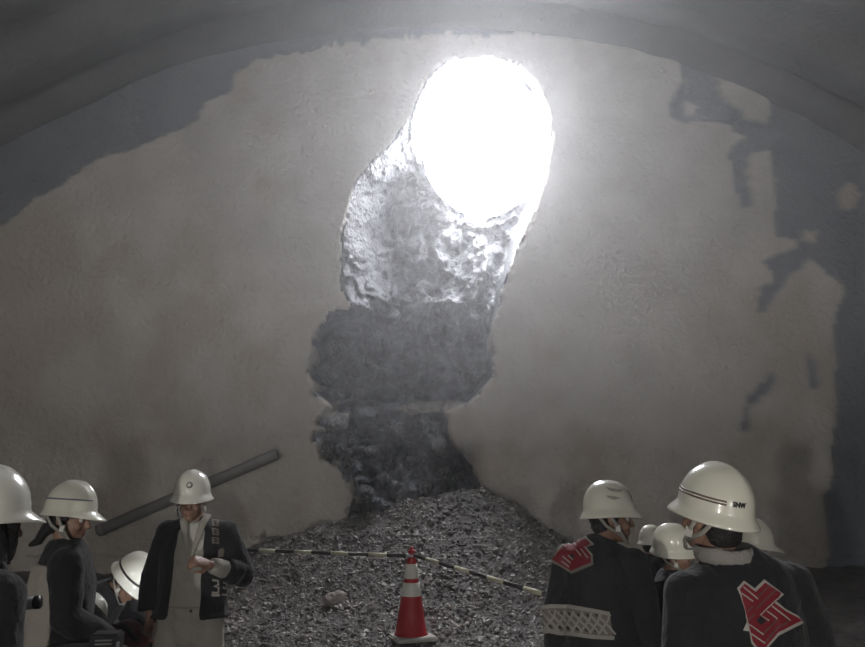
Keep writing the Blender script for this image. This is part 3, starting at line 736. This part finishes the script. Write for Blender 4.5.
decal(ct, [c_(stroke(s, 34)) for s in wl], 'print_white', 'hem_border', wb, .006, 1.5)
lat = [[(100+i*70, 175+i*6), (150+i*70, 235+i*5), (200+i*70, 285+i*5), (250+i*70, 350+i*5)] for i in range(-1, 8)]
lat2 = [[(130+i*78, 345+i*6), (165+i*78, 290+i*6), (205+i*78, 230+i*6), (225+i*78, 170+i*6)] for i in range(0, 7)]
decal(ct, [c_(stroke(s, 19)) for s in lat+lat2], 'print_white', 'wave_lattice', wb, .006, 1.2)
decal(ct, [c_([(x-15, y-20), (x+10, y-6), (x+18, y+18), (x-8, y+6)]) for x, y in [(190+i*78, 200+i*4) for i in range(6)]+[(180+i*78, 310+i*9) for i in range(6)]], 'print_black', 'wave_gaps', wb, .006, 1.2)['kind'] = 'stuff'
# --- man in open coat facing the camera
d, J, M, ct = person('man facing camera in open dark coat over beige workwear, hand at his chest', at(193, 470, 4.5), 6, head=(8, 0, 4), open_front=(-122, -66), hem=.90, trousers='workwear', vox=.0055, width=1.03,
    J=dict(hea=(-.035, -.03, 1.58), eL=(.30, .0, 1.13), wL=(.135, -.205, 1.215), eR=(-.245, .03, 1.13), wR=(-.235, -.03, .90), kL=(.14, -.01, .49), kR=(-.125, -.01, .49), aL=(.16, .02, .085), aR=(-.14, .02, .085), hL=(.095, 0, .88), hR=(-.095, 0, .88)),
    hands=dict(L=(None, (0, .5, -.4), .75, 1)), sleeve=dict(L=.62, R=1.),
    hel=dict(style='full', badge=True, strap='strap_tan'))
sh = remesh('work_jacket', [tube([(0, 0, .965), (0, 0, .98), (0, 0, 1.06), (0, .005, 1.26), (0, .012, 1.39), (0, .012, 1.45), (0, .0, 1.475)], [(.185, .14), (.185, .143), (.172, .132), (.18, .13), (.165, .098), (.085, .08), (.07, .07)], 28),
      tube([J['eL'].lerp(J['wL'], .3), J['eL'].lerp(J['wL'], .6), J['eL'].lerp(J['wL'], .93)], [.05, .05, .042], 14, (0, 0, 1))], 'workwear', d, .008, 4, .008, 8., 3)
for s in (-1, 1):
    mesh('jacket_collar', *tube([(s*.068, -.02, 1.49), (s*.062, -.085, 1.465), (s*.045, -.118, 1.40), (s*.012, -.142, 1.26)], [(.022, .006), (.024, .006), (.02, .006), (.006, .004)], 10, (1, 0, 0), rnd=True), 'workwear', d)
ush = decal(sh, [[(186, 519), (206, 519), (209, 530), (205, 543), (200, 551), (196, 548), (189, 534)]], 'undershirt', 'undershirt', d, .003)
mesh('belt_button', *ell((.03, -.134, .945), (.009, .005, .009)), 'ink', d)
decal(ct, [[(211.5, y), (218.5, y+.5), (219, y+7), (212, y+6.5)] for y in (519.5, 528.5, 537)], 'print_tan', 'lapel_lettering', d, .003, 1.2)
decal(ct, [stroke(s, .9) for y in (519.5, 528.5, 537) for s in ([(213, y+2), (217.6, y+2.3)], [(213.4, y+4.4), (217.8, y+4.8)], [(215.3, y+1), (215.4, y+6)])], 'print_black', 'lapel_strokes', d, .005, 1.)['kind'] = 'stuff'
c_ = crop(138, 516, 5.88)
decal(ct, [c_(stroke(s, 13)) for s in ([(435, 375), (470, 380), (470, 405), (445, 412), (472, 420), (470, 452), (432, 450)], [(430, 466), (480, 466)], [(500, 390), (525, 400)], [(495, 420), (530, 428)], [(515, 395), (535, 440), (550, 465), (490, 462)])], 'print_white', 'hem_lettering', d, .004, 1.2)
decal(ct, [c_([(470, 200), (495, 185), (508, 200), (500, 240), (470, 240)])], 'print_tan', 'sleeve_patch', d, .004, 1.2)
# --- woman in profile
e_, J, M, ct = person('woman in profile facing right, dark jacket with beige back, blue striped helmet', at(79, 482, 3.65), 114, head=(8, 0, -24), hem=.62, hair='tail', width=.95,
    J=dict(eL=(.21, -.04, 1.13), wL=(.16, -.22, .95), eR=(-.215, -.03, 1.13), wR=(-.16, -.24, .97), sL=(.16, .0, 1.375), sR=(-.16, .0, 1.375), hea=(0, .015, 1.58), nek=(0, .02, 1.455)),
    hel=dict(style='cap', m='helmet_cream', stripe=('blue_stripe', [(.082, .089)], R(-75), R(255)), marks=True, strap='strap_tan'))
remesh('back_panel', [tube([(0, .01, .64), (0, .01, .80), (0, .0, .92), (0, .0, 1.06), (0, .01, 1.26), (0, .02, 1.37)], [(.25, .225), (.235, .20), (.218, .18), (.205, .17), (.205, .165), (.165, .13)], 28, a0=R(12), a1=R(168), th=.024)], 'vest_beige', e_, .008, 4, .012, 6, 9)
# --- leftmost person
f_, J, M, ct = person('person with long dark hair cut off by left edge, white ridged helmet', at(-3, 467, 2.35), 148, head=(3, 0, 0), hem=.7, hair='long', hel=dict(style='cap', strap='strap_dark', badge=True))
# --- bending man, head low
SQ = dict(pel=(0, .12, .52), wai=(0, .06, .64), che=(0, -.08, .80), sho=(0, -.17, .89), nek=(0, -.21, .93), hea=(0, -.315, .985), sL=(.17, -.16, .86), sR=(-.17, -.16, .86),
          eL=(.22, -.30, .66), eR=(-.22, -.30, .66), wL=(.12, -.46, .52), wR=(-.12, -.46, .52), hL=(.09, .10, .50), hR=(-.09, .10, .50), kL=(.16, -.28, .52), kR=(-.16, -.22, .50), aL=(.13, -.02, .085), aR=(-.13, .02, .085))
person('man bending low over the ground, white helmet with dark band, beside open coat', at(152, 560, 4.95), 82, head=(48, 0, 0), J=SQ, hem=.4, coat_len=.06, hair='short',
    hel=dict(style='full', badge=True, stripe=('ink', [(.042, .056)], 0, 2*math.pi), strap='strap_tan'))
person('crouching worker low behind the woman, only a tilted white helmet showing', at(101, 597, 4.3), 70, head=(30, 18, 0), J=SQ, hem=.4, coat_len=.06, hair='short', hel=dict(style='full', badge=True, strap='strap_dark'))
# --- background heads at right
person('worker half hidden, rounded helmet just left of the tilted brimmed helmet', at(651, 525, 5.3), 100, head=(0, 0, 0), hair='short', hel=dict(style='full', m='helmet_cream', strap='strap_tan'), vox=.008)
person('worker beside large front worker, tilted helmet shading a brown face', at(674, 524, 3.95), 60, head=(6, -14, 5), hair='short', hel=dict(style='full', m='helmet_cream', strap='strap_tan'), vox=.007)
person('worker hidden behind the large front worker, helmet peak showing past his collar', at(754, 519, 3.9), 85, head=(8, 0, 0), hair='short', hel=dict(style='cap', m='helmet_cream', strap='strap_tan'), vox=.008)

# ------------------------------------------------------------------ carried things at lower left
cs = empty('equipment_case', at(82, 660, 3.35), R(8)); tag(cs, 'black equipment case with bright metal trim in front of the woman', 'case')
bevel_box('case_body', (0, 0, -.04), (.17, .07, .10), 'case_black', cs, .015)
bevel_box('top_unit', (.10, -.01, .085), (.062, .05, .03), 'case_black', cs, .008)
bevel_box('front_trim', (.03, -.073, .052), (.12, .006, .005), 'steel', cs, .002)
bevel_box('corner_trim', (.163, -.07, .05), (.006, .008, .035), 'steel', cs, .002)
for zz in (.075, .09): bevel_box('slot', (.10, -.062, zz), (.035, .003, .003), 'steel', cs, .001)
mesh('strap', *tube([(-.165, -.075, .02), (-.15, -.08, .05), (-.1, -.075, .06), (.0, -.07, .058)], [(.006, .004)]*4, 8), 'steel', cs)
tb = empty('grey_tube', at(26, 604, 2.9), R(6)); tag(tb, 'pale grey tube with black end cap beside the long haired person', 'tube')
mesh('barrel', *tube([(-.09, 0, -.01), (.035, 0, .005)], [.023, .023], 16, (0, 0, 1)), 'tube_grey', tb)
mesh('end_cap', *tube([(.033, 0, .005), (.052, 0, .007)], [.026, .025], 16, (0, 0, 1)), 'case_black', tb)
bg_ = empty('tool_bag', at(126, 632, 4.15), R(-15)); tag(bg_, 'dark red soft bag below the bending man', 'bag')
remesh('bag_body', [ell((0, 0, 0), (.085, .07, .06)), ell((.03, 0, -.05), (.1, .08, .06))], 'dark_red', bg_, .009, 2, .015, 12)
mesh('bag_flap', *tube([(-.03, -.06, .045), (.02, -.07, .05), (.08, -.06, .0), (.11, -.05, -.03)], [(.02, .008)]*4, 8), 'case_black', bg_)

# ------------------------------------------------------------------ floodlights behind the photographer
def floodlight(loc, target, power, size, col, label, spread=180, shade_plate=None):
    loc = Vector(loc); t = empty('floodlight', (loc.x, loc.y, 0)); tag(t, label, 'floodlight')
    q = (Vector(target)-loc).to_track_quat('-Z', 'Y'); Mr = q.to_matrix(); z = loc.z
    c = Vector((0, 0, z)); h = size/2+.02
    if shade_plate is not None:                                          # added plate under the lamp, placed to shade the lower face
        fw = .6; mesh('shading_plate', [(-1.2, .06, z-.1), (1.2, .06, z-.1), (1.2, fw, z+shade_plate*fw), (-1.2, fw, z+shade_plate*fw), (-1.2, .06, z-.11), (1.2, .06, z-.11), (1.2, fw, z+shade_plate*fw-.01), (-1.2, fw, z+shade_plate*fw-.01)], [(0, 1, 2, 3), (7, 6, 5, 4), (0, 3, 7, 4), (1, 5, 6, 2), (3, 2, 6, 7), (0, 4, 5, 1)], 'lamp_housing', t, False)
    for s in ((1, 0), (-1, 0), (0, 1), (0, -1)):
        hx, hy = (.008, h) if s[0] else (h, .008)
        mesh('housing_side', *box(c+Mr @ Vector((s[0]*h, s[1]*h, .015)), (hx, hy, .035), Mr), 'lamp_housing', t, False)
    mesh('housing_back', *box(c+Mr @ Vector((0, 0, .055)), (h, h, .008), Mr), 'lamp_housing', t, False)
    mesh('pole', *tube([(0, 0, z*.35), (0, 0, z-.02)], [.018, .016], 10), 'lamp_housing', t)
    for k_ in range(3):
        a_ = k_*2.094; mesh('leg', *tube([(0, 0, z*.45), (.5*math.cos(a_), .5*math.sin(a_), .01)], [.014, .014], 8), 'lamp_housing', t)
    L = bpy.data.lights.new('flood', 'AREA'); L.shape = 'SQUARE'; L.size = size; L.energy = power; L.color = col; L.spread = R(spread)
    o = bpy.data.objects.new('flood_lamp', L); C.objects.link(o); o.parent = t; o.location = c+Mr @ Vector((0, 0, .02)); o.rotation_euler = q.to_euler()
floodlight((-3.7, -6.0, 1.25), (.6, 9, 3.2), 225, .22, (1, .96, .91), 'tripod floodlight standing behind the photographer to the left')
floodlight((1.7, -6.2, 1.15), (-.6, 9, 3.2), 140, .22, (1, .96, .91), 'tripod floodlight standing behind the photographer to the right')
floodlight((.4, -9.0, 3.6), (0, 9, 5.0), 520, .07, (1, .96, .9), 'added tall fill lamp far behind the photographer, its added plate shading the lower face', shade_plate=-.035)  # unseen fill lamp added for the upper face; plate keeps the lower part dark
tc_ = empty('hand_torch', at(153, 612, 4.62), 0); tag(tc_, 'small lit torch held under the bending man', 'torch')
tp0, tp1 = Vector((.05, -.02, -.10)), Vector((0, 0, 0)); tdir = (tp1-tp0).normalized()
mesh('barrel', *tube([tp0, tp1-tdir*.035], [.014, .014], 12, (0, 1, 0)), 'case_black', tc_)
mesh('torch_head', *tube([tp1-tdir*.04, tp1-tdir*.02, tp1], [.014, .022, .024], 14, (0, 1, 0)), 'case_black', tc_)
tl = bpy.data.lights.new('torch_beam', 'SPOT'); tl.energy = 5; tl.spot_size = R(75); tl.shadow_soft_size = .02; tl.color = (.95, .97, 1)
to = bpy.data.objects.new('torch_beam', tl); C.objects.link(to); to.parent = tc_; to.location = tp1+tdir*.01
to.rotation_euler = (at(128, 588, 4.85)-at(153, 612, 4.62)).to_track_quat('-Z', 'Y').to_euler()

# ------------------------------------------------------------------ haze
def haze(z0, z1, dens, label):
    """dust hangs thicker under the vault than near the floor"""
    rg = [(x*.965, .22+(z-.22)*.965) for x, z in prof2[::2]]; rg = [(x, min(max(z, z0), z1)) for x, z in rg if z > .25]
    out = [rg[0]]
    for q in rg[1:]:
        if not (q[1] == out[-1][1] and q[1] in (z0, z1)): out.append(q)
    hw = np.interp(z1, *zip(*sorted((z, abs(x)) for x, z in prof2[::2]))) if z1 < 8 else 0
    ring = out if z1 > 8 else [(-6.9, z0), (-6.9, z1), (6.9, z1), (6.9, z0)]; n_ = len(ring)
    hz = mesh('haze', [(x, -4, z) for x, z in ring]+[(x, 8.8, z) for x, z in ring], [tuple(range(n_)), tuple(range(2*n_-1, n_-1, -1))]+[(i, n_+i, n_+(i+1) % n_, (i+1) % n_) for i in range(n_)], None, smooth=False)
    bm = bmesh.new(); bm.from_mesh(hz.data); bmesh.ops.remove_doubles(bm, verts=bm.verts[:], dist=1e-4); bmesh.ops.recalc_face_normals(bm, faces=bm.faces[:]); bm.to_mesh(hz.data); bm.free()
    m = bpy.data.materials.new('haze'); m.use_nodes = True; nt = m.node_tree; nt.nodes.clear()
    ou = nt.nodes.new('ShaderNodeOutputMaterial'); vs = nt.nodes.new('ShaderNodeVolumeScatter')
    vs.inputs['Density'].default_value = dens; vs.inputs['Anisotropy'].default_value = .64; vs.inputs['Color'].default_value = (.97, .98, 1, 1)
    nt.links.new(vs.outputs['Volume'], ou.inputs['Volume']); hz.data.materials.append(m)
    tag(hz, label, 'haze', kind='stuff')
haze(2.0, 9.0, .022, 'dusty haze glowing under the vault around the bright opening')
haze(.1, 1.99, .007, 'thin dusty haze near the tunnel floor')
